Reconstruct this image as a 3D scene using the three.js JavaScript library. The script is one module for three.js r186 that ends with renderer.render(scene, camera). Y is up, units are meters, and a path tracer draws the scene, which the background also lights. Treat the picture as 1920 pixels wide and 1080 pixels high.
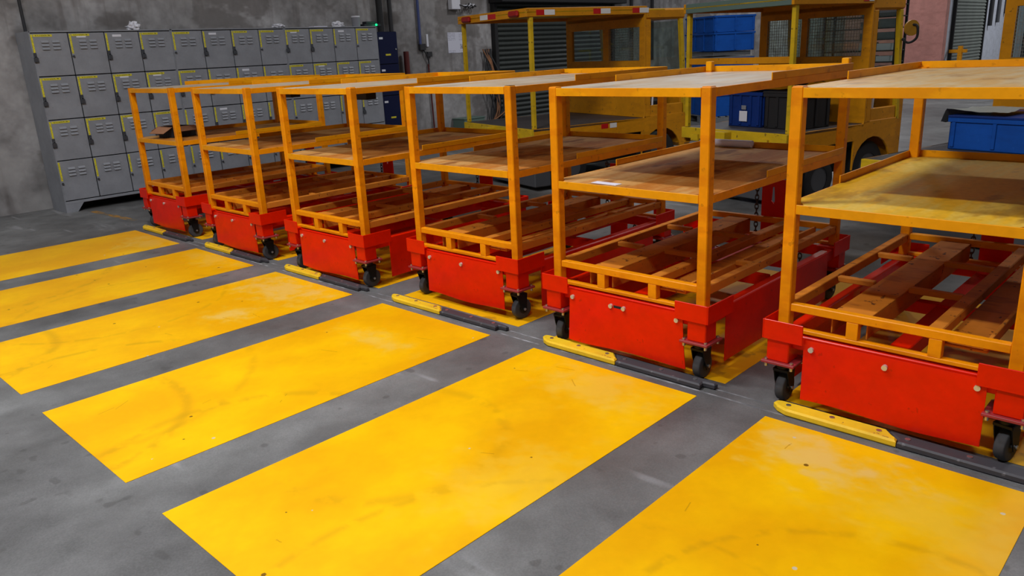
import * as THREE from 'three';
import { mergeGeometries } from 'three/addons/utils/BufferGeometryUtils.js';
import { RectAreaLightUniformsLib } from 'three/addons/lights/RectAreaLightUniformsLib.js';

// ---------------------------------------------------------------- camera, sky, exposure
// plan coordinates used below: X along the row of trolleys, Y away from the camera, Z up  ->  three.js (X, Z, -Y)
const scene = new THREE.Scene();
const camera = new THREE.PerspectiveCamera(40.571, 1920 / 1080, 0.05, 200);
camera.position.set(8.10831, 1.57831, 2.95213);
camera.up.set(-0.16911, 0.95509, -0.24331);
camera.lookAt(8.10831 - 0.66451, 1.57831 - 0.29281, 2.95213 - 0.68752);
scene.add(camera);
const renderer = new THREE.WebGLRenderer({ antialias: true });
renderer.toneMapping = THREE.LinearToneMapping;
renderer.toneMappingExposure = 0.96;
renderer.shadowMap.enabled = true;
renderer.shadowMap.type = THREE.PCFSoftShadowMap;
const SKY = 0.28;                                   // bright overcast sky outside the hall's openings
scene.background = new THREE.Color().setRGB(0.95 * SKY, 0.98 * SKY, 1.0 * SKY);
const LAMP = 60;                                   // luminance of the ceiling lamps
RectAreaLightUniformsLib.init();

// ---------------------------------------------------------------- helpers
let seed = 12345;
const rnd = () => { seed = (seed * 1664525 + 1013904223) >>> 0; return seed / 4294967296; };
const clamp = (x, a = 0, b = 1) => Math.min(b, Math.max(a, x));
const mix = (a, b, t) => a + (b - a) * t;
const smooth = (a, b, x) => { const t = clamp((x - a) / (b - a)); return t * t * (3 - 2 * t); };
const hash = (x, y, s) => { let h = (x * 374761393 + y * 668265263 + s * 974634777) | 0; h = Math.imul(h ^ (h >>> 13), 1274126177); h = Math.imul(h ^ (h >>> 16), 2246822519); return ((h ^ (h >>> 15)) >>> 0) / 4294967296; };
function vnoise(x, y, px, py, s) {
  const xi = Math.floor(x), yi = Math.floor(y), fx = x - xi, fy = y - yi;
  const ux = fx * fx * (3 - 2 * fx), uy = fy * fy * (3 - 2 * fy);
  const m = (a, p) => ((a % p) + p) % p;
  const x0 = m(xi, px), x1 = m(xi + 1, px), y0 = m(yi, py), y1 = m(yi + 1, py);
  return mix(mix(hash(x0, y0, s), hash(x1, y0, s), ux), mix(hash(x0, y1, s), hash(x1, y1, s), ux), uy);
}
function fbm(u, v, fx, fy, oct, s) {               // tiles over u, v in 0..1
  let a = 0, w = 0.5, t = 0;
  for (let o = 0; o < oct; o++) { a += w * vnoise(u * fx, v * fy, fx, fy, s + o * 17); t += w; w *= 0.55; fx *= 2; fy *= 2; }
  return a / t;
}
function tex(w, h, fn, metresU, metresV, colour = true) {
  const d = new Uint8Array(w * h * 4);
  for (let y = 0; y < h; y++) for (let x = 0; x < w; x++) {
    const c = fn(x / w, y / h), i = (y * w + x) * 4;
    d[i] = clamp(c[0], 0, 255); d[i + 1] = clamp(c[1], 0, 255); d[i + 2] = clamp(c[2], 0, 255); d[i + 3] = 255;
  }
  const t = new THREE.DataTexture(d, w, h, THREE.RGBAFormat);
  t.wrapS = t.wrapT = THREE.RepeatWrapping; t.magFilter = THREE.LinearFilter; t.minFilter = THREE.LinearMipmapLinearFilter; t.generateMipmaps = true;
  if (colour) t.colorSpace = THREE.SRGBColorSpace;
  if (metresU) t.repeat.set(1 / metresU, 1 / (metresV || metresU));
  t.needsUpdate = true;
  return t;
}
const lerp3 = (a, b, t) => [mix(a[0], b[0], t), mix(a[1], b[1], t), mix(a[2], b[2], t)];
const std = (o) => new THREE.MeshStandardMaterial(o);
const enamel = (o) => new THREE.MeshPhysicalMaterial({ specularIntensity: 0.4, ...o });   // flat dull paint: weak surface reflection
const hex = (c) => new THREE.Color(c);

const cache = new Map();
const memo = (key, f) => { if (!cache.has(key)) cache.set(key, f()); return cache.get(key); };
// chamfered box between plan bounds, uv in metres
function box(x0, x1, y0, y1, z0, z1, c = 0.003) {
  return memo(`b${[x0, x1, y0, y1, z0, z1, c].map((v) => v.toFixed(4)).join()}`, () => {
    const lo = [x0, z0, -y1], hi = [x1, z1, -y0];
    c = Math.min(c, 0.45 * Math.min(hi[0] - lo[0], hi[1] - lo[1], hi[2] - lo[2]));
    const pos = [], nor = [], uv = [];
    const P = (sx, sy, sz, ax) => { const s = [sx, sy, sz]; return s.map((q, k) => (q < 0 ? lo[k] + (k === ax ? 0 : c) : hi[k] - (k === ax ? 0 : c))); };
    const tri = (a, b, d) => {
      const e1 = b.map((v, k) => v - a[k]), e2 = d.map((v, k) => v - a[k]);
      let n = [e1[1] * e2[2] - e1[2] * e2[1], e1[2] * e2[0] - e1[0] * e2[2], e1[0] * e2[1] - e1[1] * e2[0]];
      const cen = a.map((v, k) => (v + b[k] + d[k]) / 3 - (lo[k] + hi[k]) / 2);
      const l = Math.hypot(...n) || 1; n = n.map((v) => v / l);
      let q = [a, b, d];
      if (n[0] * cen[0] + n[1] * cen[1] + n[2] * cen[2] < 0) { q = [a, d, b]; n = n.map((v) => -v); }
      const m = n.map(Math.abs), ax = m[0] >= m[1] && m[0] >= m[2] ? 0 : m[1] >= m[2] ? 1 : 2;
      for (const p of q) { pos.push(...p); nor.push(...n); uv.push(...(ax === 0 ? [p[2], p[1]] : ax === 1 ? [p[0], p[2]] : [p[0], p[1]])); }
    };
    const quad = (a, b, d, e) => { tri(a, b, d); tri(a, d, e); };
    for (let ax = 0; ax < 3; ax++) for (const s of [-1, 1]) {
      const f = (p, q) => { const v = [0, 0, 0]; v[ax] = s; v[(ax + 1) % 3] = p; v[(ax + 2) % 3] = q; return P(...v, ax); };
      quad(f(-1, -1), f(1, -1), f(1, 1), f(-1, 1));
    }
    if (c > 1e-5) {
      for (let ax = 0; ax < 3; ax++) for (const p of [-1, 1]) for (const q of [-1, 1]) {
        const a1 = (ax + 1) % 3, a2 = (ax + 2) % 3;
        const f = (e, face) => { const v = [0, 0, 0]; v[ax] = e; v[a1] = p; v[a2] = q; return P(...v, face); };
        quad(f(-1, a1), f(1, a1), f(1, a2), f(-1, a2));
      }
      for (const a of [-1, 1]) for (const b of [-1, 1]) for (const d of [-1, 1]) tri(P(a, b, d, 0), P(a, b, d, 1), P(a, b, d, 2));
    }
    const g = new THREE.BufferGeometry();
    g.setAttribute('position', new THREE.Float32BufferAttribute(pos, 3));
    g.setAttribute('normal', new THREE.Float32BufferAttribute(nor, 3));
    g.setAttribute('uv', new THREE.Float32BufferAttribute(uv, 2));
    return g;
  });
}
const V = (x, y, z) => new THREE.Vector3(x, z, -y);           // plan -> three
// cylinder from plan point a to plan point b
function cyl(a, b, r, seg = 12, r2 = r) {
  return memo(`c${[...a, ...b, r, seg, r2].map((v) => v.toFixed(4)).join()}`, () => {
    const A = V(...a), B = V(...b), d = B.clone().sub(A), g = new THREE.CylinderGeometry(r2, r, d.length(), seg);
    g.applyQuaternion(new THREE.Quaternion().setFromUnitVectors(new THREE.Vector3(0, 1, 0), d.clone().normalize()));
    g.translate(...A.add(B).multiplyScalar(0.5).toArray());
    return g;
  });
}
function tube(points, r, seg = 24, rs = 8) { return new THREE.TubeGeometry(new THREE.CatmullRomCurve3(points.map((p) => V(...p))), seg, r, rs); }
// extrude an outline in a plane: 'xy' (top view, thickness along Z), 'xz' (front view, thickness along Y), 'yz' (side view, thickness along X)
function extrude(outline, t0, t1, plane, holes = [], bevel = 0.002, curve = 6) {
  const s = outline instanceof THREE.Shape ? outline : new THREE.Shape(outline.map((p) => new THREE.Vector2(...p)));
  for (const h of holes) s.holes.push(h instanceof THREE.Path ? h : new THREE.Path(h.map((p) => new THREE.Vector2(...p))));
  const g = new THREE.ExtrudeGeometry(s, { depth: t1 - t0 - 2 * bevel, bevelEnabled: bevel > 0, bevelThickness: bevel, bevelSize: bevel, bevelOffset: -bevel, bevelSegments: 1, curveSegments: curve });
  g.translate(0, 0, t0 + bevel);                                // shape plane (a, b), thickness t
  const M = new THREE.Matrix4();
  if (plane === 'xy') M.set(1, 0, 0, 0, 0, 0, 1, 0, 0, -1, 0, 0, 0, 0, 0, 1);
  if (plane === 'xz') M.set(1, 0, 0, 0, 0, 1, 0, 0, 0, 0, -1, 0, 0, 0, 0, 1);
  if (plane === 'yz') M.set(0, 0, 1, 0, 0, 1, 0, 0, -1, 0, 0, 0, 0, 0, 0, 1);
  g.applyMatrix4(M);
  if (M.determinant() < 0) { const p = g.attributes.position.array, n = g.attributes.normal.array, u = g.attributes.uv.array; for (let i = 0; i < p.length; i += 9) { for (let k = 0; k < 3; k++) { [p[i + 3 + k], p[i + 6 + k]] = [p[i + 6 + k], p[i + 3 + k]]; [n[i + 3 + k], n[i + 6 + k]] = [n[i + 6 + k], n[i + 3 + k]]; } const j = i / 3 * 2; for (let k = 0; k < 2; k++) [u[j + 2 + k], u[j + 4 + k]] = [u[j + 4 + k], u[j + 2 + k]]; } }
  return g;
}
const merge = (list) => mergeGeometries(list.map((g) => { const q = g.index ? g.toNonIndexed() : g.clone(); for (const k of Object.keys(q.attributes)) if (!['position', 'normal', 'uv'].includes(k)) q.deleteAttribute(k); return q; }));
const taken = new Map();
function numbered(name) { const n = taken.get(name) || 0; taken.set(name, n + 1); return n ? `${name}_${String(n).padStart(3, '0')}` : name; }
function part(name, geo, m, parent) { const o = new THREE.Mesh(geo, m); o.name = name; o.castShadow = o.receiveShadow = true; parent.add(o); return o; }
function thing(name, label, category, [x, y, z] = [0, 0, 0], turn = 0, group) {
  const o = new THREE.Group(); o.name = numbered(name); o.position.set(x, z, -y); o.rotation.y = turn; scene.add(o);
  o.userData = { label, category }; if (group) o.userData.group = group;
  return o;
}
function single(name, geo, m, label, category, at = [0, 0, 0], turn = 0, group) {
  const o = part(numbered(name), geo, m, scene); o.position.set(at[0], at[2], -at[1]); o.rotation.y = turn; o.userData = { label, category }; if (group) o.userData.group = group; return o;
}
function struct(name, geo, m) { const o = part(name, geo, m, scene); o.userData = { kind: 'structure' }; return o; }
const sub = (name, parent) => { const g = new THREE.Group(); g.name = name; parent.add(g); return g; };

// ---------------------------------------------------------------- textures and materials
const concrete = tex(1536, 1536, (u, v) => {
  const a = fbm(u, v, 5, 5, 6, 3), b = fbm(u, v, 40, 40, 4, 11), st = fbm(u, v, 3, 3, 4, 77), sc = fbm(u, v, 9, 60, 3, 31), sc2 = fbm(u, v, 60, 9, 3, 32);
  let c = lerp3([84, 83, 82], [124, 124, 122], clamp((a - 0.28) * 2.1));
  const k = (b - 0.5) * 34 + (hash(Math.floor(u * 1536), Math.floor(v * 1536), 7) - 0.5) * 14; c = c.map((q) => q + k);
  c = lerp3(c, [70, 68, 66], smooth(0.5, 0.8, fbm(u, v, 14, 14, 5, 55)) * 0.3);
  c = lerp3(c, [60, 58, 56], smooth(0.8, 0.86, fbm(u, v, 90, 90, 2, 56)) * 0.3);
  c = lerp3(c, [84, 74, 68], smooth(0.56, 0.72, st) * 0.55);
  c = lerp3(c, [176, 175, 178], smooth(0.72, 0.82, sc * 0.6 + a * 0.45) * 0.5);
  c = lerp3(c, [170, 169, 172], smooth(0.72, 0.84, sc2 * 0.55 + st * 0.45) * 0.4);
  return c;
}, 6.3);
const concreteRough = tex(512, 512, (u, v) => { const g = 118 + 90 * fbm(u, v, 12, 12, 5, 5); return [g, g, g]; }, 3.1, 3.1, false);
const wallMap = tex(1024, 1024, (u, v) => {
  const a = fbm(u, v, 6, 5, 6, 21), b = fbm(u, v, 60, 60, 3, 22), run = fbm(u, v, 30, 3, 5, 23), st = fbm(u, v, 4, 4, 5, 24);
  let c = lerp3([114, 111, 109], [178, 175, 174], clamp((a - 0.25) * 1.9));
  c = c.map((q) => q + (b - 0.5) * 34);
  c = lerp3(c, [70, 62, 57], smooth(0.55, 0.78, run) * 0.28);
  c = lerp3(c, [176, 173, 170], smooth(0.6, 0.72, st) * 0.5);
  c = lerp3(c, [92, 86, 82], smooth(0.58, 0.7, fbm(u, v, 7, 11, 5, 25)) * 0.5);
  return c;
}, 4.2);
const wallBump = tex(512, 512, (u, v) => { const g = 255 * fbm(u, v, 16, 16, 5, 91); return [g, g, g]; }, 2.1, 2.1, false);
function paintTex(base, chip, dirt, s, amount = 1, chips = 0.85) {
  return tex(512, 512, (u, v) => {
    const a = fbm(u, v, 6, 6, 5, s), b = fbm(u, v, 40, 40, 3, s + 1), d = fbm(u, v, 4, 14, 5, s + 2), e = fbm(u, v, 26, 22, 4, s + 3);
    let c = base.map((q) => q * (0.92 + 0.16 * a + 0.05 * (b - 0.5)));
    c = lerp3(c, dirt, smooth(0.56, 0.74, d) * 0.5 * amount);
    c = lerp3(c, chip, smooth(0.75, 0.79, e) * chips * amount);
    return c;
  }, 0.9);
}
function boardTex(base, worn, dark, s) {
  return tex(512, 512, (u, v) => {
    const a = fbm(u, v, 5, 3, 5, s), st = fbm(u, v, 48, 3, 4, s + 1), sc = fbm(u, v, 9, 5, 5, s + 2), f = fbm(u, v, 80, 60, 2, s + 3);
    let c = lerp3(base, worn, smooth(0.4, 0.66, a * 0.6 + st * 0.4));
    c = lerp3(c, dark, smooth(0.54, 0.72, sc) * 0.55);
    return c.map((q) => q + (f - 0.5) * 18);
  }, 1.3);
}
const M = {
  floor: std({ map: concrete, roughnessMap: concreteRough, roughness: 0.85, bumpMap: wallBump, bumpScale: 0.0006 }),
  wall: std({ map: wallMap, roughness: 0.92, bumpMap: wallBump, bumpScale: 0.006 }),
  pink: std({ map: paintTex([184, 128, 118], [156, 110, 100], [156, 104, 94], 301, 0.7), roughness: 0.85 }),
  pale: std({ map: paintTex([176, 180, 190], [150, 150, 156], [146, 148, 156], 311, 0.6), roughness: 0.9 }),
  ceiling: std({ color: 0x77756f, roughness: 0.95 }),
  orange: enamel({ map: paintTex([238, 148, 4], [120, 66, 20], [212, 112, 4], 41, 0.8, 0.3), roughness: 0.42 }),
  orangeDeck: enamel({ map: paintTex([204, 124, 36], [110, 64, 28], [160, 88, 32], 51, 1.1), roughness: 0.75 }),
  lip: enamel({ map: paintTex([236, 158, 8], [120, 70, 22], [204, 116, 8], 61, 0.6, 0.3), roughness: 0.42 }),
  boardTan: enamel({ map: boardTex([180, 112, 44], [198, 152, 90], [104, 56, 24], 71), roughness: 0.7 }),
  boardYellow: enamel({ map: boardTex([222, 168, 26], [214, 178, 72], [150, 108, 34], 81), roughness: 0.65 }),
  boardWarm: enamel({ map: boardTex([206, 160, 92], [204, 176, 130], [160, 116, 66], 98), roughness: 0.48 }),
  boardGrey: std({ map: boardTex([206, 180, 146], [214, 204, 188], [168, 146, 124], 95), roughness: 0.3 }),
  red: enamel({ map: paintTex([226, 31, 0], [166, 30, 4], [210, 27, 0], 101, 0.5), roughness: 0.32 }),
  redPlate: std({ map: paintTex([168, 44, 48], [90, 40, 36], [130, 44, 44], 121, 1), roughness: 0.55 }),
  cap: std({ color: 0x2a2018, roughness: 0.8 }),
  tyre: std({ color: 0x3a3a3d, roughness: 0.7 }),
  hub: std({ color: 0x141416, roughness: 0.55 }),
  fork: std({ color: 0x161617, roughness: 0.45, metalness: 0.5 }),
  steel: std({ color: 0xc4c4c4, roughness: 0.32, metalness: 0.9 }),
  zinc: std({ color: 0xd8d6d0, roughness: 0.4, metalness: 0.6 }),
  chain: std({ color: 0x4a4644, roughness: 0.5, metalness: 0.7 }),
  stopBlack: std({ map: paintTex([62, 60, 64], [104, 102, 104], [84, 82, 84], 131, 0.9), roughness: 0.6 }),
  stopYellow: enamel({ map: paintTex([240, 196, 40], [150, 110, 60], [214, 162, 60], 141, 1), roughness: 0.5 }),
  locker: std({ map: paintTex([138, 140, 145], [122, 123, 128], [130, 132, 137], 151, 0.5), roughness: 0.5 }),
  gap: std({ color: 0x17171a, roughness: 0.9 }),
  padlock: std({ color: 0x505358, roughness: 0.4, metalness: 0.5 }),
  tape: std({ map: tex(256, 256, (u, v) => { const n = fbm(u, v, 30, 30, 3, 171); return lerp3([218, 204, 40], [176, 164, 40], smooth(0.45, 0.7, n)); }, 0.3), roughness: 0.6 }),
  // yellow tape with a dark smudged line of lettering too small to read
  tapeText: std({ map: tex(256, 32, (u, v) => { const n = fbm(u, v, 34, 3, 3, 181); const on = v > 0.32 && v < 0.72 && u > 0.1 && u < 0.92 && n > 0.47; return on ? [84, 78, 26] : [214, 200, 44]; }, 0), roughness: 0.6 }),
  navy: enamel({ color: 0x10142c, roughness: 0.4 }),
  navyDoor: enamel({ color: 0x12183a, roughness: 0.36 }),
  white: std({ color: 0xdcdce2, roughness: 0.7 }),
  paper: std({ color: 0xd9d6e4, roughness: 0.8, side: THREE.DoubleSide }),
  shutter: std({ map: paintTex([58, 62, 58], [44, 46, 44], [50, 54, 50], 191, 0.8), roughness: 0.5 }),
  shutterPale: std({ map: paintTex([120, 126, 120], [84, 88, 86], [104, 110, 106], 201, 0.8), roughness: 0.45 }),
  dark: std({ color: 0x1c1b1c, roughness: 0.7 }),
  darkGrey: std({ color: 0x4a4b4e, roughness: 0.7 }),
  midGrey: std({ color: 0x6a6c70, roughness: 0.7 }),
  truck: enamel({ map: paintTex([214, 142, 20], [120, 84, 34], [182, 116, 24], 211, 0.7), roughness: 0.42 }),
  truckLime: enamel({ map: paintTex([214, 176, 32], [120, 96, 40], [178, 146, 40], 221, 0.9), roughness: 0.45 }),
  truckBed: std({ map: paintTex([74, 70, 70], [100, 84, 60], [54, 52, 52], 231, 1), roughness: 0.6 }),
  lampRed: std({ color: 0xa01410, roughness: 0.25 }),
  reflRed: std({ color: 0xc2161a, roughness: 0.35 }),
  reflWhite: std({ color: 0xe6e4e0, roughness: 0.35 }),
  blue: enamel({ map: paintTex([24, 84, 172], [40, 104, 190], [20, 66, 140], 241, 0.5), roughness: 0.4 }),
  blueDark: enamel({ map: paintTex([20, 50, 116], [30, 70, 140], [18, 40, 92], 251, 0.5), roughness: 0.4 }),
  card: std({ map: paintTex([150, 104, 72], [130, 88, 60], [136, 92, 64], 261, 0.6), roughness: 0.85 }),
  blackBox: std({ color: 0x1d1e26, roughness: 0.6 }),
  green: std({ color: 0x5d7268, roughness: 0.5 }),
  film: std({ color: 0x8c8d84, roughness: 0.5, side: THREE.DoubleSide }),
  cable: std({ color: 0x2b2a2c, roughness: 0.7 }),
  pipeBlue: std({ color: 0x3f4c80, roughness: 0.5 }),
  pipeGrey: std({ color: 0x83848a, roughness: 0.6 }),
  pipeRed: std({ color: 0x5c1f1a, roughness: 0.5 }),
  glass: new THREE.MeshPhysicalMaterial({ color: 0xdfe8e4, roughness: 0.03, transmission: 1, thickness: 0 }),
  mesh: std({ color: 0x8e8a82, roughness: 0.5, metalness: 0.4 }),
  crateGrey: std({ map: paintTex([120, 122, 124], [90, 92, 94], [104, 104, 106], 271, 0.6), roughness: 0.7 }),
  mirror: std({ color: 0xb8862a, roughness: 0.4 }),
};
function panelTex(s, o) {                           // road-marking paint with tyre scuffs, scratches, specks and dust where the photograph has them
  const arcs = o.arcs || [], dust = o.dust || [], specks = [], cuts = [];
  let q = s * 7919 + 13; const r = () => { q = (q * 1664525 + 1013904223) >>> 0; return q / 4294967296; };
  for (let i = 0; i < 6; i++) specks.push([r() * 1.01, r() * 2.06, 0.003 + 0.007 * r(), r() < 0.3]);
  for (let i = 0; i < 6; i++) cuts.push([r() * 1.01, r() * 2.06, r() * 3.14, 0.015 + 0.04 * r()]);
  return tex(512, 1024, (u, v) => {                 // u across 1.014 m, v from the near edge (0) to the far edge (1)
    const x = u * 1.014, y = v * 2.062, a = fbm(u, v, 3, 5, 6, s), b = fbm(u, v, 30, 60, 3, s + 1), e = fbm(u, v, 12, 30, 4, s + 2);
    let c = lerp3([240, 172, 0], [254, 195, 1], clamp((a - 0.3) * 2.3));
    c = c.map((k) => k * (0.985 + 0.03 * b));
    for (const [cx, cy, R, w, k] of arcs) { const d = Math.abs(Math.hypot(x - cx, y - cy) - R); c = lerp3(c, [196, 144, 14], 0.55 * k * smooth(w, 0, d) * smooth(0.36, 0.6, e)); }
    for (const [cx, cy, rx, ry, k] of dust) { const d = Math.hypot((x - cx) / rx, (y - cy) / ry); c = lerp3(c, [236, 196, 104], k * smooth(1, 0.1, d + (e - 0.5) * 1.3)); }
    for (const [cx, cy, R, pale] of specks) if (Math.hypot(x - cx, y - cy) < R) c = pale ? [214, 196, 160] : [128, 90, 20];
    for (const [cx, cy, t, L] of cuts) { const dx = x - cx, dy = y - cy, al = dx * Math.cos(t) + dy * Math.sin(t), ac = Math.abs(dy * Math.cos(t) - dx * Math.sin(t)); if (Math.abs(al) < L && ac < 0.0022 && e > 0.42) c = lerp3(c, [176, 124, 12], 0.5); }
    return c;
  }, 1.014, 2.062);
}

// ---------------------------------------------------------------- the hall: floor, walls, ceiling, openings
const XL = -2.3, XR = 19, YF = -10, YB = 46, H = 6.6;
struct('floor', box(XL - 0.3, XR + 0.3, YF - 0.3, YB + 0.3, -0.3, 0, 0), M.floor);
struct('ground_outside', box(-40, 60, -60, YF - 0.3, -0.4, -0.02, 0), M.floor);
struct('ceiling', box(XL - 0.3, XR + 0.3, YF - 0.3, YB + 0.3, H, H + 0.3, 0), M.ceiling);
struct('wall_left', box(XL - 0.3, XL, YF - 0.3, YB + 0.3, 0, H, 0), M.wall);
struct('wall_back', box(XL, XR, YB, YB + 0.3, 0, H, 0), M.pale);
// loading door behind the camera, open to the yard
struct('wall_front', merge([box(XL, -0.5, YF - 0.3, YF, 0, H, 0), box(10.5, XR, YF - 0.3, YF, 0, H, 0), box(-0.5, 10.5, YF - 0.3, YF, 5.2, H, 0)]), M.wall);
// openings far down the right-hand side
struct('wall_right', merge([box(XR, XR + 0.3, YF - 0.3, 14, 0, H, 0), box(XR, XR + 0.3, 14, 40, 5, H, 0), box(XR, XR + 0.3, 40, YB + 0.3, 0, H, 0)]), M.wall);
// wall block that steps out beyond the parked trucks, then a paler wall with shutters running on from its corner
const XI = 0.67;
struct('wall_end', box(XL, XI, 24, 24.3, 0, H, 0), M.pink);
struct('wall_inner', box(XI - 0.3, XI, 24.3, YB, 0, H, 0), M.pale);

function shutter(name, x, y0, y1, top, m, guideM, pitch = 0.085) {
  const g = new THREE.Group(); g.name = name; g.userData = { kind: 'structure' }; scene.add(g);
  const prof = [[0, 0], [0.012, pitch * 0.12], [0.028, pitch * 0.3], [0.034, pitch * 0.5], [0.028, pitch * 0.7], [0.012, pitch * 0.88], [0, pitch * 0.96], [-0.01, pitch * 0.96], [-0.01, 0]];
  // slat: profile in x-z, swept along y
  const s = extrude(prof.map(([a, b]) => [a, b]), -y1, -y0, 'xz', [], 0);
  const geo = memo(`slat${x}${y0}${y1}${pitch}`, () => { const q = s.clone(); q.applyMatrix4(new THREE.Matrix4().makeScale(1, 1, 1)); return q; });
  geo.computeBoundingBox();
  for (let z = 0.02, i = 0; z < top; z += pitch, i++) { const o = part('slat', geo, m, g); o.position.set(x + 0.03, z, geo.boundingBox.min.z < -y1 - 0.01 || geo.boundingBox.max.z > -y0 + 0.01 ? -(y0 + y1) : 0); }
  for (const y of [y0, y1]) part('guide_rail', box(x, x + 0.1, y - 0.06, y + 0.02, 0, top, 0.004), guideM, g);
  part('housing', box(x, x + 0.36, y0 - 0.1, y1 + 0.1, top, top + 0.45, 0.01), guideM, g);
  return g;
}
shutter('door_1', XL, 7.65, 11.2, 2.38, M.shutter, M.dark);
shutter('door_2', XI, 24.7, 28.2, 3.2, M.shutterPale, M.dark, 0.1);
shutter('door_3', XI, 34.5, 39, 3.2, M.shutterPale, M.dark, 0.1);

// ---------------------------------------------------------------- ceiling lamps (above the frame)
function ceilingLamp(x, y, k, where) {
  const t = thing('ceiling_lamp', `white linear lamp under the ceiling ${where}`, 'lamp', [x, y, H - 0.5], 0, 'ceiling lamps');
  part('housing', box(-0.7, 0.7, -0.2, 0.2, 0.02, 0.12, 0.01), M.white, t);
  for (const s of [-0.5, 0.5]) part('hanger', cyl([s, 0, 0.12], [s, 0, 0.5], 0.008, 6), M.steel, t);
  const m = std({ color: 0x222222, emissive: 0xfffaf0, emissiveIntensity: 3 });
  part('lamp_diffuser', box(-0.66, 0.66, -0.17, 0.17, 0, 0.02, 0), m, t);
  const l = new THREE.RectAreaLight(0xf7f9ff, LAMP * k, 1.32, 0.34); l.rotation.x = -Math.PI / 2; l.position.set(0, -0.012, 0); l.castShadow = true; l.name = 'lamp_light'; t.add(l);
}
for (const [x, y, k, where] of [[4.3, -1.7, 2.9, 'over the middle yellow bays'], [4.8, -4.4, 2.7, 'beyond the near ends of the yellow bays'], [9.0, -4.4, 1.9, 'behind the camera'], [0.2, -3.6, 0.5, 'over the floor left of the lockers'], [2.0, 8, 1.8, 'in front of the dark shutter'], [8.0, 8, 1.6, 'over the right-hand platform truck'], [-0.6, 19.5, 3.4, 'in front of the pink wall'], [9, 17, 2.2, 'over the open floor right of the pink wall'], [4.5, 29, 3.5, 'in front of the far grey shutter'], [11, 30, 3, 'over the far open floor on the right']]) ceilingLamp(x, y, k, where);

// ---------------------------------------------------------------- painted bays on the floor
const PITCH = 1.35, PW = 1.014, PLn = 2.062;
const bayNames = ['farthest yellow floor bay, nearest to the lockers', 'second yellow floor bay from the lockers', 'third yellow floor bay from the lockers', 'fourth yellow floor bay from the lockers, in mid-floor', 'large yellow floor bay second from the camera', 'nearest yellow floor bay, cut off by the bottom right of the photo'];
const bayMarks = [
  { dust: [[0.7, 1.9, 0.5, 0.35, 0.6]] },
  { arcs: [[-0.4, 0.4, 1.0, 0.05, 0.7], [1.4, 1.0, 0.8, 0.04, 0.4]], dust: [[0.5, 1.95, 0.6, 0.25, 0.5]] },
  { arcs: [[0.1, -0.2, 0.62, 0.05, 0.7], [1.5, 0.2, 0.9, 0.035, 0.7], [-0.3, 0.9, 0.8, 0.03, 0.5]], dust: [[0.45, 1.85, 0.75, 0.35, 0.8], [0.7, 1.3, 0.22, 0.2, 0.8]] },
  { arcs: [[0.2, -0.1, 0.66, 0.05, 0.7], [1.3, 0.4, 0.7, 0.05, 0.6], [-0.2, 0.2, 0.9, 0.04, 0.4]], dust: [[0.5, 1.6, 0.4, 0.16, 0.6]] },
  { arcs: [[0.2, 0.9, 0.5, 0.05, 0.5], [1.6, 0.3, 1.0, 0.03, 0.5]], dust: [[0.6, 1.85, 0.5, 0.3, 0.5], [0.9, 1.0, 0.4, 0.5, 0.35]] },
  { arcs: [[0.9, 0.8, 0.7, 0.03, 0.6], [0.3, 0.5, 0.6, 0.02, 0.4]], dust: [[0.3, 1.85, 0.42, 0.25, 0.9], [0.8, 1.7, 0.5, 0.3, 0.4]] },
];
for (let i = 0; i < 6; i++) {
  const m = enamel({ map: panelTex(400 + i * 10, bayMarks[i]), roughness: 0.46 });
  const g = box(0, PW, 0, PLn, 0, 0.0025, 0.001).clone();      // uv: x, -y in metres
  const uv = g.attributes.uv, pos = g.attributes.position;
  for (let k = 0; k < uv.count; k++) uv.setXY(k, pos.getX(k), -pos.getZ(k));
  single('floor_marking', g, m, bayNames[i], 'floor marking', [i * PITCH, -PLn, 0], 0, 'painted bays in front of the trolleys');
}
const underNames = ['trolley by the lockers', 'second trolley from the lockers', 'third trolley from the lockers', 'fourth trolley from the lockers', 'second trolley from the camera', 'trolley nearest the camera'];
const underMat = enamel({ map: tex(512, 1024, (u, v) => { const a = fbm(u, v, 4, 7, 6, 501), e = fbm(u, v, 12, 20, 4, 502); return lerp3(lerp3([234, 166, 6], [248, 188, 4], clamp((a - 0.3) * 2)), [150, 104, 40], smooth(0.58, 0.75, e) * 0.5); }, 1.05, 1.95), roughness: 0.5 });
for (let i = 0; i < 6; i++) single('floor_marking', box(0, 1.07, 0, 1.92, 0, 0.0025, 0.001), underMat, `yellow floor paint underneath the ${underNames[i]}`, 'floor marking', [i * PITCH - 0.02, 0.2, 0], 0, 'painted bays under the trolleys');

// pale scuffed residue of two old tape lines that run along the row of wheel stops
const residue = std({ map: tex(1024, 16, (u, v) => { const n = fbm(u, v, 60, 2, 5, 801), m = fbm(u, v, 200, 2, 3, 802); return lerp3([98, 97, 98], [166, 165, 167], smooth(0.44, 0.72, n * 0.6 + m * 0.4)); }, 8.6, 0.03), roughness: 0.9 });
[[0.052, 0.012], [0.118, 0.009]].forEach(([y, w], i) => struct(`trim_${i + 1}`, box(-0.4, 8.2, y, y + w, 0, 0.0006, 0), residue));

single('floor_marking', box(0, 1.05, 0, 0.07, 0, 0.001, 0), std({ map: tex(256, 32, (u, v) => lerp3([104, 98, 90], [166, 118, 48], smooth(0.38, 0.62, fbm(u, v, 12, 2, 5, 811))), 1.05, 0.07), roughness: 0.8 }), 'worn orange paint line on the floor beside the lockers', 'floor marking', [-1.6, 0.12, 0], 0.06);

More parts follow.
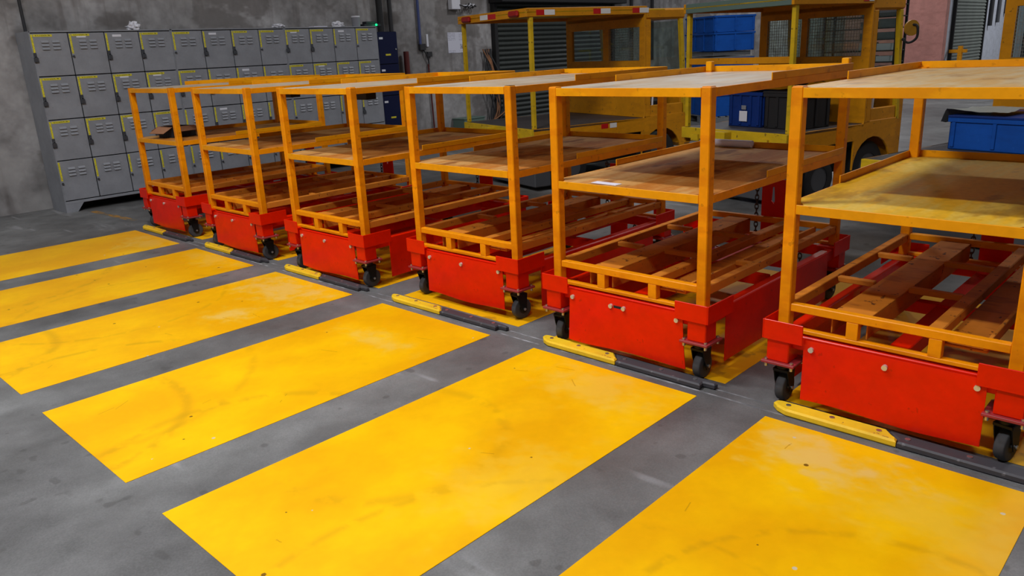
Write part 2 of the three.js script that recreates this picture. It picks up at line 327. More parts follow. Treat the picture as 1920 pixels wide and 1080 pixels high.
// ---------------------------------------------------------------- wheel stops: yellow half and black half, bolted down
function wheelStop(x, y, label, blunt) {
  const t = thing('wheel_stop', label, 'wheel stop', [x, y, 0], 0, 'rubber wheel stops');
  const w = blunt ? 0.082 : 0.07;
  const yel = memo(`sy${w}`, () => extrude([[0, w * 0.62], [0.03, w * 0.25], [0.075, 0], [0.53, 0], [0.525, w * 0.35], [0.5, w * 0.6], [0.47, w], [0.03, w], [0.005, w * 0.9]], 0, 0.034, 'xy', [], 0.008));
  const blk = memo(`sb${w}`, () => extrude([[0.5335, 0.002], [1.02, 0.002], [1.018, w * 0.45], [1.03, w * 0.5], [1.075, w * 0.52], [1.08, w * 0.8], [1.02, w * 0.95], [0.48, w], [0.507, w * 0.62], [0.529, w * 0.36]], 0, 0.03, 'xy', [], 0.007));
  const a = part('yellow_half', yel, M.stopYellow, t), b = part('black_half', blk, M.stopBlack, t);
  for (const q of [0.07, 0.26, 0.45]) part('bolt', cyl([q, w * 0.55, 0.03], [q, w * 0.55, 0.037], 0.011, 8), M.steel, a);
  for (const q of [0.56, 0.78, 0.97]) part('bolt', cyl([q, w * 0.55, 0.026], [q, w * 0.55, 0.033], 0.011, 8), M.steel, b);
}
for (let i = 0; i < 6; i++) wheelStop(i * PITCH - 0.03 + (i === 5 ? 0.02 : 0), i === 5 ? 0.05 : 0.062, `half yellow, half black wheel stop in front of the ${underNames[i]}`, i >= 4);

// ---------------------------------------------------------------- trolleys
const W = 0.93, L = 1.6, P = 0.05, ZT = 1.383;
function linkChain(x, y, z0, z1) {
  const list = []; let k = 0;
  for (let z = z1; z > z0; z -= 0.03, k++) { const g = new THREE.TorusGeometry(0.011, 0.0035, 6, 10); g.scale(1, 1.75, 1); g.rotateY((k % 2) * Math.PI / 2 + 0.3); g.translate(x, z, -y); list.push(g); }
  return merge(list);
}
function bentSkirt(x0, x1, z0, z1, s, notch) {       // sheet steel with a slightly bowed lower edge
  return memo(`sk${x0}${s}${notch}`, () => {
    const nx = 14, nz = 8, pos = [], uv = [], idx = [];
    const push = (dy) => { for (let j = 0; j <= nz; j++) for (let i = 0; i <= nx; i++) { const u = i / nx, v = j / nz, x = mix(x0, x1, u) + (1 - v) * (1 - v) * 0.02 * s * (u > 0.5 ? 1 : -0.4), z = mix(z0, z1, v) + (1 - v) * 0.006 * Math.sin(u * 7 + s * 5); pos.push(x, z, 0.012 * s * (1 - v) * Math.sin(u * 3.3 + s) + dy); uv.push(x, z); } };
    push(0.002); push(-0.002);
    const n = (nx + 1) * (nz + 1), at = (i, j, f) => f * n + j * (nx + 1) + i;
    for (let j = 0; j < nz; j++) for (let i = 0; i < nx; i++) { const a = at(i, j, 0), b = at(i + 1, j, 0), c = at(i + 1, j + 1, 0), d = at(i, j + 1, 0); idx.push(a, b, c, a, c, d, a + n, c + n, b + n, a + n, d + n, c + n); }
    const rim = (a, b) => idx.push(a, a + n, b + n, a, b + n, b);
    for (let i = 0; i < nx; i++) { rim(at(i, 0, 0), at(i + 1, 0, 0)); rim(at(i + 1, nz, 0), at(i, nz, 0)); }
    for (let j = 0; j < nz; j++) { rim(at(0, j + 1, 0), at(0, j, 0)); rim(at(nx, j, 0), at(nx, j + 1, 0)); }
    const g = new THREE.BufferGeometry(); g.setAttribute('position', new THREE.Float32BufferAttribute(pos, 3)); g.setAttribute('uv', new THREE.Float32BufferAttribute(uv, 2)); g.setIndex(idx); g.computeVertexNormals(); return g;
  });
}
function caster(parent, x, y, swing) {
  const c = sub('caster', parent);
  part('mounting_plate', box(x - 0.075, x + 0.075, y - 0.075, y + 0.075, 0.196, 0.208, 0.002), M.redPlate, c);
  for (const a of [-1, 1]) for (const b of [-1, 1]) part('nut', cyl([x + a * 0.058, y + b * 0.058, 0.178], [x + a * 0.058, y + b * 0.058, 0.216], 0.008, 6), M.steel, c);
  const r = sub('wheel_assembly', c); r.position.copy(V(x, y, 0)); r.rotation.y = swing;
  const fork = merge([cyl([0, 0, 0.165], [0, 0, 0.196], 0.035, 14), box(-0.036, 0.036, -0.035, 0.045, 0.15, 0.166, 0.003), ...[-1, 1].map((s) => extrude([[-0.035, 0.16], [0.045, 0.16], [0.036, 0.05], [0.006, 0.05], [-0.015, 0.1]], s * 0.0315 - 0.0025, s * 0.0315 + 0.0025, 'yz', [], 0.001))]);
  return { c, r, fork };
}
function addCaster(parent, x, y, swing) {
  const { c, r, fork } = caster(parent, x, y, swing);
  r.removeFromParent();                                 // thing > caster > piece: no fourth level
  const q = new THREE.Matrix4().makeTranslation(x, 0, -y).multiply(new THREE.Matrix4().makeRotationY(swing));
  const put = (n, g, m) => { const h = g.clone(); h.applyMatrix4(q); part(n, h, m, c); };
  put('fork', fork, M.fork);
  const prof = [[0.03, -0.02], [0.058, -0.021], [0.064, -0.015], [0.0655, 0], [0.064, 0.015], [0.058, 0.021], [0.03, 0.02]].map((p) => new THREE.Vector2(...p));
  const wheel = new THREE.LatheGeometry(prof, 22); wheel.rotateZ(Math.PI / 2); wheel.translate(0, 0.0665, -0.02); put('tyre', wheel, M.tyre);
  put('wheel_hub', cyl([-0.019, 0.02, 0.0665], [0.019, 0.02, 0.0665], 0.036, 16), M.hub);
  put('axle_bolt', cyl([-0.04, 0.02, 0.0665], [0.04, 0.02, 0.0665], 0.0085, 8), M.steel);
}
function trolley(x, y, turn, label, o) {
  const t = thing('shelf_trolley', label, 'trolley', [x, y, 0], turn, 'orange shelf trolleys in a row');
  // posts
  for (const px of [0, W - P]) for (const py of [0, L - P]) {
    const p = part('post', box(px, px + P, py, py + P, 0.345, ZT, 0.004), M.orange, t);
    part('post_cap', box(px + 0.004, px + P - 0.004, py + 0.004, py + P - 0.004, ZT, ZT + 0.002, 0.0005), o.dark ? M.cap : M.orange, p);
  }
  // deck: upper frame, lower rails and stubs, planks, cross bars
  for (const py of [0.006, L - 0.044]) {
    part('deck_rail', box(P, W - P, py, py + 0.038, 0.437, 0.472, 0.003), M.orange, t);
    part('deck_rail', box(P, W - P, py, py + 0.036, 0.345, 0.362, 0.002), M.orange, t);
    for (const sx of [0.315, 0.63]) part('stub', box(sx - 0.024, sx + 0.024, py + 0.001, py + 0.04, 0.362, 0.437, 0.002), M.orange, t);
  }
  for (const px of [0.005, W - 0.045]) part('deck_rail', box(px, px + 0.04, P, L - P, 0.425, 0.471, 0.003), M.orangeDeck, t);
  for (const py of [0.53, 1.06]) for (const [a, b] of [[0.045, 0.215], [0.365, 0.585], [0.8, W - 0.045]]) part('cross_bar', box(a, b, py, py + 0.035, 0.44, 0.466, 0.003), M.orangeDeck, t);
  for (const [a, b] of [[0.215, 0.365]]) {
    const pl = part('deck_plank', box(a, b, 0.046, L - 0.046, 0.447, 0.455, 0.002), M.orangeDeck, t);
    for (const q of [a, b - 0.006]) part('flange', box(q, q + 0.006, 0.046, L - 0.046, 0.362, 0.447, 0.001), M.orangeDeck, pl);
  }
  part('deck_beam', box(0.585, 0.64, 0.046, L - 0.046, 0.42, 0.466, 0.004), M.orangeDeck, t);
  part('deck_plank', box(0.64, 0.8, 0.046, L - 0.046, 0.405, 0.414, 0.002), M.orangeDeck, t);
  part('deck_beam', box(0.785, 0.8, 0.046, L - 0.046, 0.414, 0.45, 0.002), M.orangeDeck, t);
  // shelves: board in an angle frame, raised lip round the far half
  for (const [z, bm] of [[0.905, o.mid], [ZT - 0.004, o.top]]) {
    const sh = sub('shelf', t);
    const c = 0.03, Bd = [[P + c, 0.004], [W - P - c, 0.004], [W - P - 0.004, P], [W - 0.004, P + c], [W - 0.004, L - P - c], [W - P - c, L - 0.004], [P + c, L - 0.004], [0.004, L - P - c], [0.004, P + c], [P + 0.004, P]];
    part('shelf_board', memo('brd' + z, () => extrude(Bd, z - 0.006, z, 'xy', [], 0.001)), bm, sh);
    part('shelf_rail', box(P, W - P, 0, 0.006, z - 0.04, z, 0.0015), M.lip, sh);
    part('shelf_rail', box(P, W - P, L - 0.006, L, z - 0.04, z, 0.0015), M.orange, sh);
    for (const px of [0, W - 0.006]) part('shelf_rail', box(px, px + 0.006, P, L - P, z - 0.04, z, 0.0015), M.orange, sh);
    const y0 = o.lip || 0.58;
    for (const px of [-0.001, W - 0.006 + 0.001]) part('shelf_lip', box(px, px + 0.006, y0, L - P * (z < 1 ? 1 : 0), z, z + 0.036, 0.0015), M.lip, sh);
    part('shelf_lip', box(z < 1 ? P : 0.006, z < 1 ? W - P : W - 0.006, L - 0.006, L, z, z + 0.036, 0.0015), M.lip, sh);
  }
  if (o.knobs) for (const px of [0.01, W - 0.05]) part('locating_cup', box(px, px + 0.042, L - 0.05, L - 0.008, ZT, ZT + 0.062, 0.004), M.lip, t);
  // red chassis
  for (const sx of [-1, 1]) for (const sy of [-1, 1]) {
    const fx = (q) => (sx < 0 ? q : W - q), fy = (q) => (sy < 0 ? q : L - q);
    const bx = (a, b, c, d, z0, z1, ch) => box(Math.min(fx(a), fx(b)), Math.max(fx(a), fx(b)), Math.min(fy(c), fy(d)), Math.max(fy(c), fy(d)), z0, z1, ch);
    const br = part('corner_bracket', bx(-0.04, 0.135, -0.05, -0.044, 0.31, 0.4, 0.002), M.red, t);
    part('flange', bx(-0.046, -0.04, -0.05, 0.19, 0.31, 0.4, 0.002), M.red, br);
    part('seat_plate', bx(-0.04, 0.1, -0.044, 0.1, 0.335, 0.345, 0.002), M.red, br);
    part('leg', bx(-0.028, 0.072, -0.036, 0.064, 0.208, 0.335, 0.004), M.red, t);
    addCaster(t, fx(0.03), fy(0.022), (sx < 0 ? 0.12 : -0.1) + (sy > 0 ? 3.0 : 0) + (o.s - 0.4) * 0.3);
  }
  part('chassis_beam', box(0.07, W - 0.07, 0.0, 0.05, 0.27, 0.335, 0.004), M.red, t);
  part('chassis_beam', box(0.07, W - 0.07, L - 0.05, L, 0.27, 0.335, 0.004), M.red, t);
  part('chassis_beam', box(0.07, W - 0.07, 0.78, 0.83, 0.27, 0.33, 0.004), M.red, t);
  for (const px of [0.0, W - 0.05]) part('chassis_beam', box(px, px + 0.05, 0.064, L - 0.064, 0.27, 0.335, 0.004), M.red, t);
  part('chassis_beam', box(0.42, 0.5, 0.05, L + 0.06, 0.25, 0.32, 0.004), M.red, t);
  // skirts
  const fs = part('skirt_panel', bentSkirt(0.135, 0.83, 0.055, 0.335, o.s, false), M.red, t); fs.position.z = 0.03;
  const bolts = o.four ? [0.16, 0.41, 0.49, 0.8] : [0.17, 0.47, 0.8];
  for (const q of bolts) part('bolt', cyl([q, -0.044, 0.305 - (q > 0.3 && q < 0.6 ? 0.012 : 0.008)], [q, 0.0, 0.297], 0.0115, 12), M.zinc, fs).position.z = -0.03;
  if (o.four) { const h = part('pull_slot', box(0.425, 0.475, -0.0335, -0.031, 0.285, 0.3, 0.001), M.gap, fs); h.position.z = -0.03; }
  for (const px of [-0.004, W]) part('skirt_panel', box(px, px + 0.004, 0.2, L - 0.17, 0.04, 0.33, 0.001), M.red, t);
  // tow plate and chains at the far end
  part('tow_plate', memo('tow', () => extrude([[0.385, 0.12], [0.54, 0.12], [0.54, 0.7], [0.385, 0.7]], L + 0.06, L + 0.075, 'xz', [[[0.45, 0.56], [0.468, 0.54], [0.475, 0.56], [0.468, 0.65], [0.455, 0.65]]], 0.002)), M.red, t);
  part('tow_chain', memo('ch1', () => linkChain(0.345, L + 0.075, 0.3, 0.69)), M.chain, t);
  part('chain_hook', box(0.335, 0.39, L + 0.062, L + 0.07, 0.685, 0.7, 0.001), M.chain, t);
  part('tow_chain', memo('ch2', () => linkChain(0.74, L - 0.12, 0.1, 0.27)), M.chain, t);
  if (o.box) part('black_box', box(o.box[0] - o.box[2], o.box[0] + o.box[2], o.box[1] - 0.05, o.box[1] + 0.05, 1.25, 1.373, 0.003), M.blackBox, t);
  return t;
}
trolley(-0.03, 0.19, 0, 'orange shelf trolley on red base, farthest in the row and nearest the lockers', { mid: M.boardTan, top: M.boardGrey, s: 0.35, dark: true });
trolley(1.40, 0.155, 0, 'orange shelf trolley on red base, second from the lockers', { mid: M.boardTan, top: M.boardGrey, s: 0.25, dark: false, box: [0.2, 0.845, 0.07] });
trolley(2.768, 0.165, 0, 'orange shelf trolley on red base, third from the lockers', { mid: M.boardTan, top: M.boardGrey, s: 0.5, dark: false, box: [0.122, 0.705, 0.085] });
trolley(4.105, 0.287, 0, 'orange shelf trolley on red base set back a little, fourth from the lockers', { mid: M.boardTan, top: M.boardGrey, s: 0.2, dark: true });
trolley(5.42, 0.165, 0, 'orange shelf trolley with four bolts on its red front panel, second from the camera', { mid: M.boardTan, top: M.boardGrey, s: 0.8, dark: false, four: true, knobs: true });
trolley(6.706, 0.17, 0, 'orange shelf trolley with yellow middle shelf, nearest the camera at the right edge', { mid: M.boardYellow, top: M.boardWarm, s: 0.05, dark: false });

// things lying on the trolleys
{
  const t = thing('carton', 'dark box with open brown cardboard flaps on the shelf of the farthest trolley', 'box', [0.25, 0.3, 0.906], 0.2);
  part('body', merge([box(0, 0.24, 0, 0.006, 0, 0.1, 0.001), box(0, 0.24, 0.24, 0.246, 0, 0.1, 0.001), box(0, 0.006, 0, 0.246, 0, 0.1, 0.001), box(0.234, 0.24, 0, 0.246, 0, 0.1, 0.001), box(0, 0.24, 0, 0.246, 0, 0.006, 0.001)]), M.blackBox, t);
  for (const [a, rot, ax] of [[[0, 0.12, 0.1], 1.0, 'z'], [[0.24, 0.12, 0.1], -0.9, 'z'], [[0.12, 0, 0.1], 0.9, 'x']]) { const f = part('flap', box(ax === 'z' ? (rot > 0 ? -0.12 : 0) : -0.11, ax === 'z' ? (rot > 0 ? 0 : 0.12) : 0.11, ax === 'z' ? -0.12 : -0.12, ax === 'z' ? 0.12 : 0, 0, 0.004, 0.001), M.card, t); f.position.copy(V(...a)); f.rotation[ax] = ax === 'z' ? rot * 0.35 : rot * 0.5; }
}
single('paper_strip', box(0, 0.16, 0, 0.05, 0, 0.003, 0.001), M.paper, 'white paper strip near the front edge of a trolley shelf', 'paper', [5.66, 0.2, 0.905], -0.05);
single('paper_roll', cyl([0, 0, 0.024], [0.28, 0, 0.024], 0.024, 16), M.paper, 'white rolled paper lying along the back edge of a trolley shelf', 'paper', [5.49, 1.728, 0.906], 0);
// ---------------------------------------------------------------- lockers
const LX = -1.75;                                      // plane of the locker doors
const doorW = 0.378, rows = [[1.525, 1.975], [1.055, 1.515], [0.6, 1.045], [0.14, 0.59]];
const louver = extrude([[0, 0], [0.015, 0.002], [0.013, 0.006], [0, 0.026]], -0.037, 0.037, 'xz', [], 0.001);
function lockerUnit(y, label, n, tapes) {
  const t = thing('locker_unit', label, 'locker', [LX, y, 0], 0, 'grey steel lockers along the wall');
  const w = n * 0.389;
  const b = part('body', merge([box(-0.46, 0, 0, 0.012, 0.13, 2, 0.002), box(-0.46, 0, w - 0.012, w, 0.13, 2, 0.002), box(-0.46, 0, 0, w, 1.985, 2, 0.002), box(-0.46, -0.45, 0, w, 0.1, 2, 0.002), box(-0.46, 0.0, 0, w, 0.1, 0.13, 0.002)]), M.locker, t);
  part('side_panel', box(-0.46, -0.002, -0.002, 0, 0.0, 2, 0.001), M.locker, t);
  part('inside', box(-0.44, -0.03, 0.014, w - 0.014, 0.135, 1.98, 0), M.gap, t);
  for (const q of [0, w - 0.2]) part('foot', memo(`lf${q}`, () => extrude([[q, 0], [q + 0.2 - (q ? 0 : 0.08), 0], [q + 0.2, 0.1], [q, 0.1]].map(([a, c]) => (q ? [q + 0.2 - (a - q), c] : [a, c])), -0.02, 0, 'yz', [], 0.001)), M.locker, t);
  for (const q of [0.01, w - 0.05]) part('foot', box(-0.44, -0.4, q, q + 0.04, 0, 0.1, 0.001), M.locker, t);
  for (let c = 0; c < n; c++) rows.forEach(([z0, z1], r) => {
    const y0 = c * 0.389 + 0.0055;
    const d = part('locker_door', box(-0.02, 0, y0, y0 + doorW, z0, z1, 0.003), M.locker, t);
    for (const q of [-0.055, 0.055]) for (let k = 0; k < 3; k++) part('louver', louver, M.locker, d).position.copy(V(0, y0 + 0.19 + q, z1 - 0.1 - k * 0.036));
    part('tape', box(0, 0.0012, y0 + 0.004, y0 + 0.024, z1 - 0.22, z1 - 0.01, 0.0002), M.tape, d);
    if (tapes(c, r)) { const g = memo('tapeh', () => { const q = new THREE.BoxGeometry(0.0012, 0.024, 0.19); return q; }); const o = part('name_tape', g, M.tapeText, d); o.position.copy(V(0.0012, y0 + 0.125, z1 - 0.022)); }
    if (r < 3 && hash(c + Math.round(y * 10), r, 5) > 0.22) { const pl = part('padlock', padlock, M.padlock, d); pl.position.copy(V(0.012, y0 + 0.012, z0 + 0.2)); } else part('knob', cyl([0, y0 + 0.012, z0 + 0.2], [0.016, y0 + 0.012, z0 + 0.2], 0.012, 10), M.padlock, d);
    if (hash(c, r, 9 + Math.round(y)) > 0.85) part('sticker', box(0, 0.001, y0 + 0.08, y0 + 0.18, z1 - 0.05, z1 - 0.025, 0.0002), M.white, d);
  });
}
const padlock = (() => { const g = new THREE.TorusGeometry(0.014, 0.004, 6, 12, Math.PI); g.rotateY(Math.PI / 2); return merge([box(-0.012, 0.012, -0.022, 0.022, -0.05, 0, 0.004), g, box(-0.014, -0.006, -0.016, 0.016, -0.02, 0.05, 0.002)]); })();
lockerUnit(-0.07, 'grey steel locker block of sixteen doors at the left end, farthest from the shutter', 4, (c, r) => r < 3 && !(r === 0 && c === 2));
lockerUnit(1.49, 'grey steel locker block standing between two other grey locker blocks', 4, (c, r) => (r === 0 && c !== 1) || (r === 1 && c === 0));
lockerUnit(3.05, 'grey steel locker block beside the navy blue cabinet', 4, (c, r) => (r === 0 && c !== 2) || r === 1);
{
  const t = thing('cabinet', 'tall navy blue cabinet at the end of the grey lockers', 'cabinet', [LX - 0.06, 4.63, 0]);
  part('body', box(-0.45, -0.02, 0, 0.4, 0.02, 1.92, 0.004), M.navy, t);
  for (let k = 0; k < 4; k++) {
    const d = part('cabinet_door', box(-0.02, 0, 0.008, 0.392, 0.04 + k * 0.47, 0.5 + k * 0.47, 0.004), M.navyDoor, t);
    part('sticker', box(0, 0.001, 0.05, 0.12, 0.4 + k * 0.47, 0.43 + k * 0.47, 0.0002), M.white, d);
    part('yellow_label', box(0, 0.001, 0.15, 0.25, 0.16 + k * 0.47, 0.185 + k * 0.47, 0.0002), M.tape, d);
    part('lock', cyl([0, 0.35, 0.25 + k * 0.47], [0.012, 0.35, 0.25 + k * 0.47], 0.012, 10), M.steel, d);
  }
}
// things on top of the lockers
function crumple(r, s, sx, sy, sz) { const g = new THREE.IcosahedronGeometry(r, 3); const p = g.attributes.position; for (let i = 0; i < p.count; i++) { const x = p.getX(i), y = p.getY(i), z = p.getZ(i); const k = 0.65 + 0.7 * hash(Math.round(x * 90), Math.round(y * 90) + Math.round(z * 90) * 31, s); p.setXYZ(i, x * k * sx, Math.max(-r * 0.45, y * k * sy), z * k * sz); } g.translate(0, r * 0.45, 0); g.computeVertexNormals(); return g; }
single('plastic_bag', crumple(0.07, 3, 1, 0.8, 1), M.white, 'crumpled white plastic on top of the left grey locker block', 'bag', [LX - 0.08, 1.08, 2.0]);
single('crumpled_paper', crumple(0.05, 5, 1, 0.5, 1.6), M.white, 'crumpled white paper on top of the middle grey locker block', 'paper', [LX - 0.06, 3.0, 2.0]);
single('plastic_bag', crumple(0.055, 8, 1, 0.9, 1.6), M.white, 'white bag on the right grey locker block next to the round tin', 'bag', [LX - 0.08, 3.98, 2.0]);
single('folded_paper', box(-0.1, 0.02, -0.12, 0.12, 0, 0.012, 0.002), M.paper, 'flat white papers lying on the right grey locker block', 'paper', [LX - 0.06, 3.66, 2.0], 0.1);
{
  const t = thing('tin', 'pale round tin standing on the right grey locker block', 'tin', [LX - 0.12, 4.33, 2.0]);
  part('body', cyl([0, 0, 0], [0, 0, 0.13], 0.06, 20), M.pipeGrey, t); part('lid', cyl([0, 0, 0.13], [0, 0, 0.15], 0.063, 20), M.white, t);
}
{
  const t = thing('network_device', 'flat black device with a glowing green light on top of the lockers', 'device', [LX - 0.1, 4.5, 2.0]);
  part('body', box(-0.12, 0.02, -0.05, 0.26, 0, 0.035, 0.004), M.blackBox, t);
  part('stand', box(-0.1, 0.0, 0.0, 0.2, 0.035, 0.07, 0.004), M.blackBox, t);
  part('led_light', new THREE.SphereGeometry(0.018, 12, 8).translate(0.03, 0.02, -0.16), std({ color: 0x0c3b2a, emissive: 0x18e08c, emissiveIntensity: 1.6 }), t);
  const l = new THREE.PointLight(0x18e08c, 0.02); l.position.set(0.06, 0.02, -0.16); l.castShadow = true; t.add(l);
}

// ---------------------------------------------------------------- fittings on the left wall
const pipes = [
  [[XL + 0.05, 0.05, 0.3], [XL + 0.05, 0.05, 4], 0.018, M.cable, 'thin black conduit running up the wall above the left end of the lockers'],
  [[XL + 0.08, 5.05, 0], [XL + 0.08, 5.05, 4], 0.05, M.dark, 'thick dark pipe rising behind the navy cabinet'],
  [[XL + 0.06, 5.27, 0], [XL + 0.06, 5.27, 4], 0.035, M.cable, 'thinner dark pipe rising beside the navy cabinet'],
  [[XL + 0.1, 5.5, 0], [XL + 0.1, 5.5, 1.62], 0.045, M.pipeRed, 'dark red standpipe between the navy cabinet and the pale wall'],
  [[XL + 0.04, 5.87, 1.72], [XL + 0.04, 5.87, 4], 0.022, M.pipeBlue, 'blue-grey conduit dropping to a switch box on the pale wall'],
  [[XL + 0.03, 6.06, 0], [XL + 0.03, 6.02, 1.4], 0.014, M.pipeRed, 'thin brown cable running down the wall below the switch box'],
  [[XL + 0.05, 11.9, 1.2], [XL + 0.05, 11.9, 4], 0.04, M.cable, 'dark conduit on the wall just right of the dark shutter'],
  [[XL + 0.05, 12.7, 1.2], [XL + 0.05, 12.7, 4], 0.04, M.cable, 'second dark conduit on the wall right of the dark shutter'],
  [[XI + 0.06, 28.9, 1.6], [XI + 0.06, 28.9, 4.5], 0.07, M.cable, 'dark pipe on the far pale wall beside the grey shutter'],
  [[XI + 0.06, 29.9, 1.7], [XI + 0.06, 29.9, 4.5], 0.06, M.darkGrey, 'grey pipe on the far pale wall, middle one of three'],
  [[XI + 0.06, 30.9, 2.0], [XI + 0.06, 30.9, 4.5], 0.06, M.darkGrey, 'grey pipe on the far pale wall, rightmost of three'],
];
for (const [a, b, r, m, label] of pipes) single('wall_pipe', cyl(a, b, r, 10), m, label, 'pipe');
{
  const t = thing('switch_box', 'small dark switch box with cables on the pale wall', 'switch', [XL, 5.93, 1.66]);
  part('box', box(0, 0.06, -0.08, 0.04, -0.03, 0.07, 0.004), M.cable, t);
  part('cable', tube([[0.03, 0, -0.02], [0.05, 0.06, -0.12], [0.03, 0.1, -0.22], [0.03, 0.1, -0.3]], 0.012), M.cable, t);
  part('box', box(0, 0.05, 0.08, 0.18, -0.14, -0.06, 0.004), M.cable, t);
  part('cover', box(0, 0.02, 0.1, 0.14, 0.02, 0.22, 0.003), M.white, t);
}
{
  const t = thing('notice', 'white paper notice with grey print taped to the pale wall', 'notice', [XL + 0.002, 6.74, 1.73]);
  part('sheet', box(0, 0.002, -0.22, 0.22, -0.17, 0.17, 0.0003), std({ map: tex(128, 128, (u, v) => { const n = fbm(u, v, 20, 40, 3, 601); const line = (Math.floor(v * 26) % 2) && n > 0.42 && u > 0.1 && u < 0.9 && v > 0.08 && v < 0.62; return line ? [176, 176, 190] : (u > 0.5 && u < 0.85 && v > 0.68 && v < 0.92 && n > 0.45) ? [120, 120, 132] : [214, 214, 226]; }, 0.44, 0.34), roughness: 0.8 }), t);
}
{
  const t = thing('cable_fitting', 'cluster of pale fittings and loose cables high on the pale wall', 'fitting', [XL, 6.78, 2.27]);
  part('box', box(0, 0.1, -0.2, 0.0, 0, 0.18, 0.006), M.white, t);
  for (let k = 0; k < 7; k++) part('cable', tube([[0.06, -0.05 + k * 0.06, 0.08 - 0.01 * k], [0.13, 0.02 + k * 0.05, 0.02 + 0.05 * hash(k, 1, 3)], [0.1, 0.12 + k * 0.04, 0.1 * hash(k, 2, 3)], [0.03, 0.2 + k * 0.02, 0.12 * hash(k, 4, 3)]], 0.009), k % 2 ? M.white : M.cable, t);
}
{
  const t = thing('junction_box', 'green metal box standing on the floor against the pale wall', 'box', [XL + 0.02, 6.5, 0]);
  part('body', box(0, 0.3, 0, 0.5, 0, 0.44, 0.008), M.green, t); part('lid', box(-0.01, 0.31, -0.01, 0.51, 0.44, 0.46, 0.004), M.green, t); part('white_knob', new THREE.SphereGeometry(0.05, 12, 8).translate(0.32, 0.15, -0.06), M.white, t);
}
{
  const t = thing('cable_bundle', 'tangle of brown cables and branches hanging beside the dark shutter', 'cables', [XL + 0.05, 7.4, 0]);
  for (let k = 0; k < 12; k++) { const a = hash(k, 1, 8), b = hash(k, 2, 8), c = hash(k, 3, 8); part('cable', tube([[0, -0.1 + a * 0.25, 1.6], [0.05 + b * 0.1, -0.15 + b * 0.4, 1.1], [0.03 + c * 0.15, -0.1 + c * 0.45, 0.6], [0.05, -0.2 + a * 0.5, 0.1 + 0.2 * b]], 0.012), k % 3 ? M.cable : M.card, t); }
}

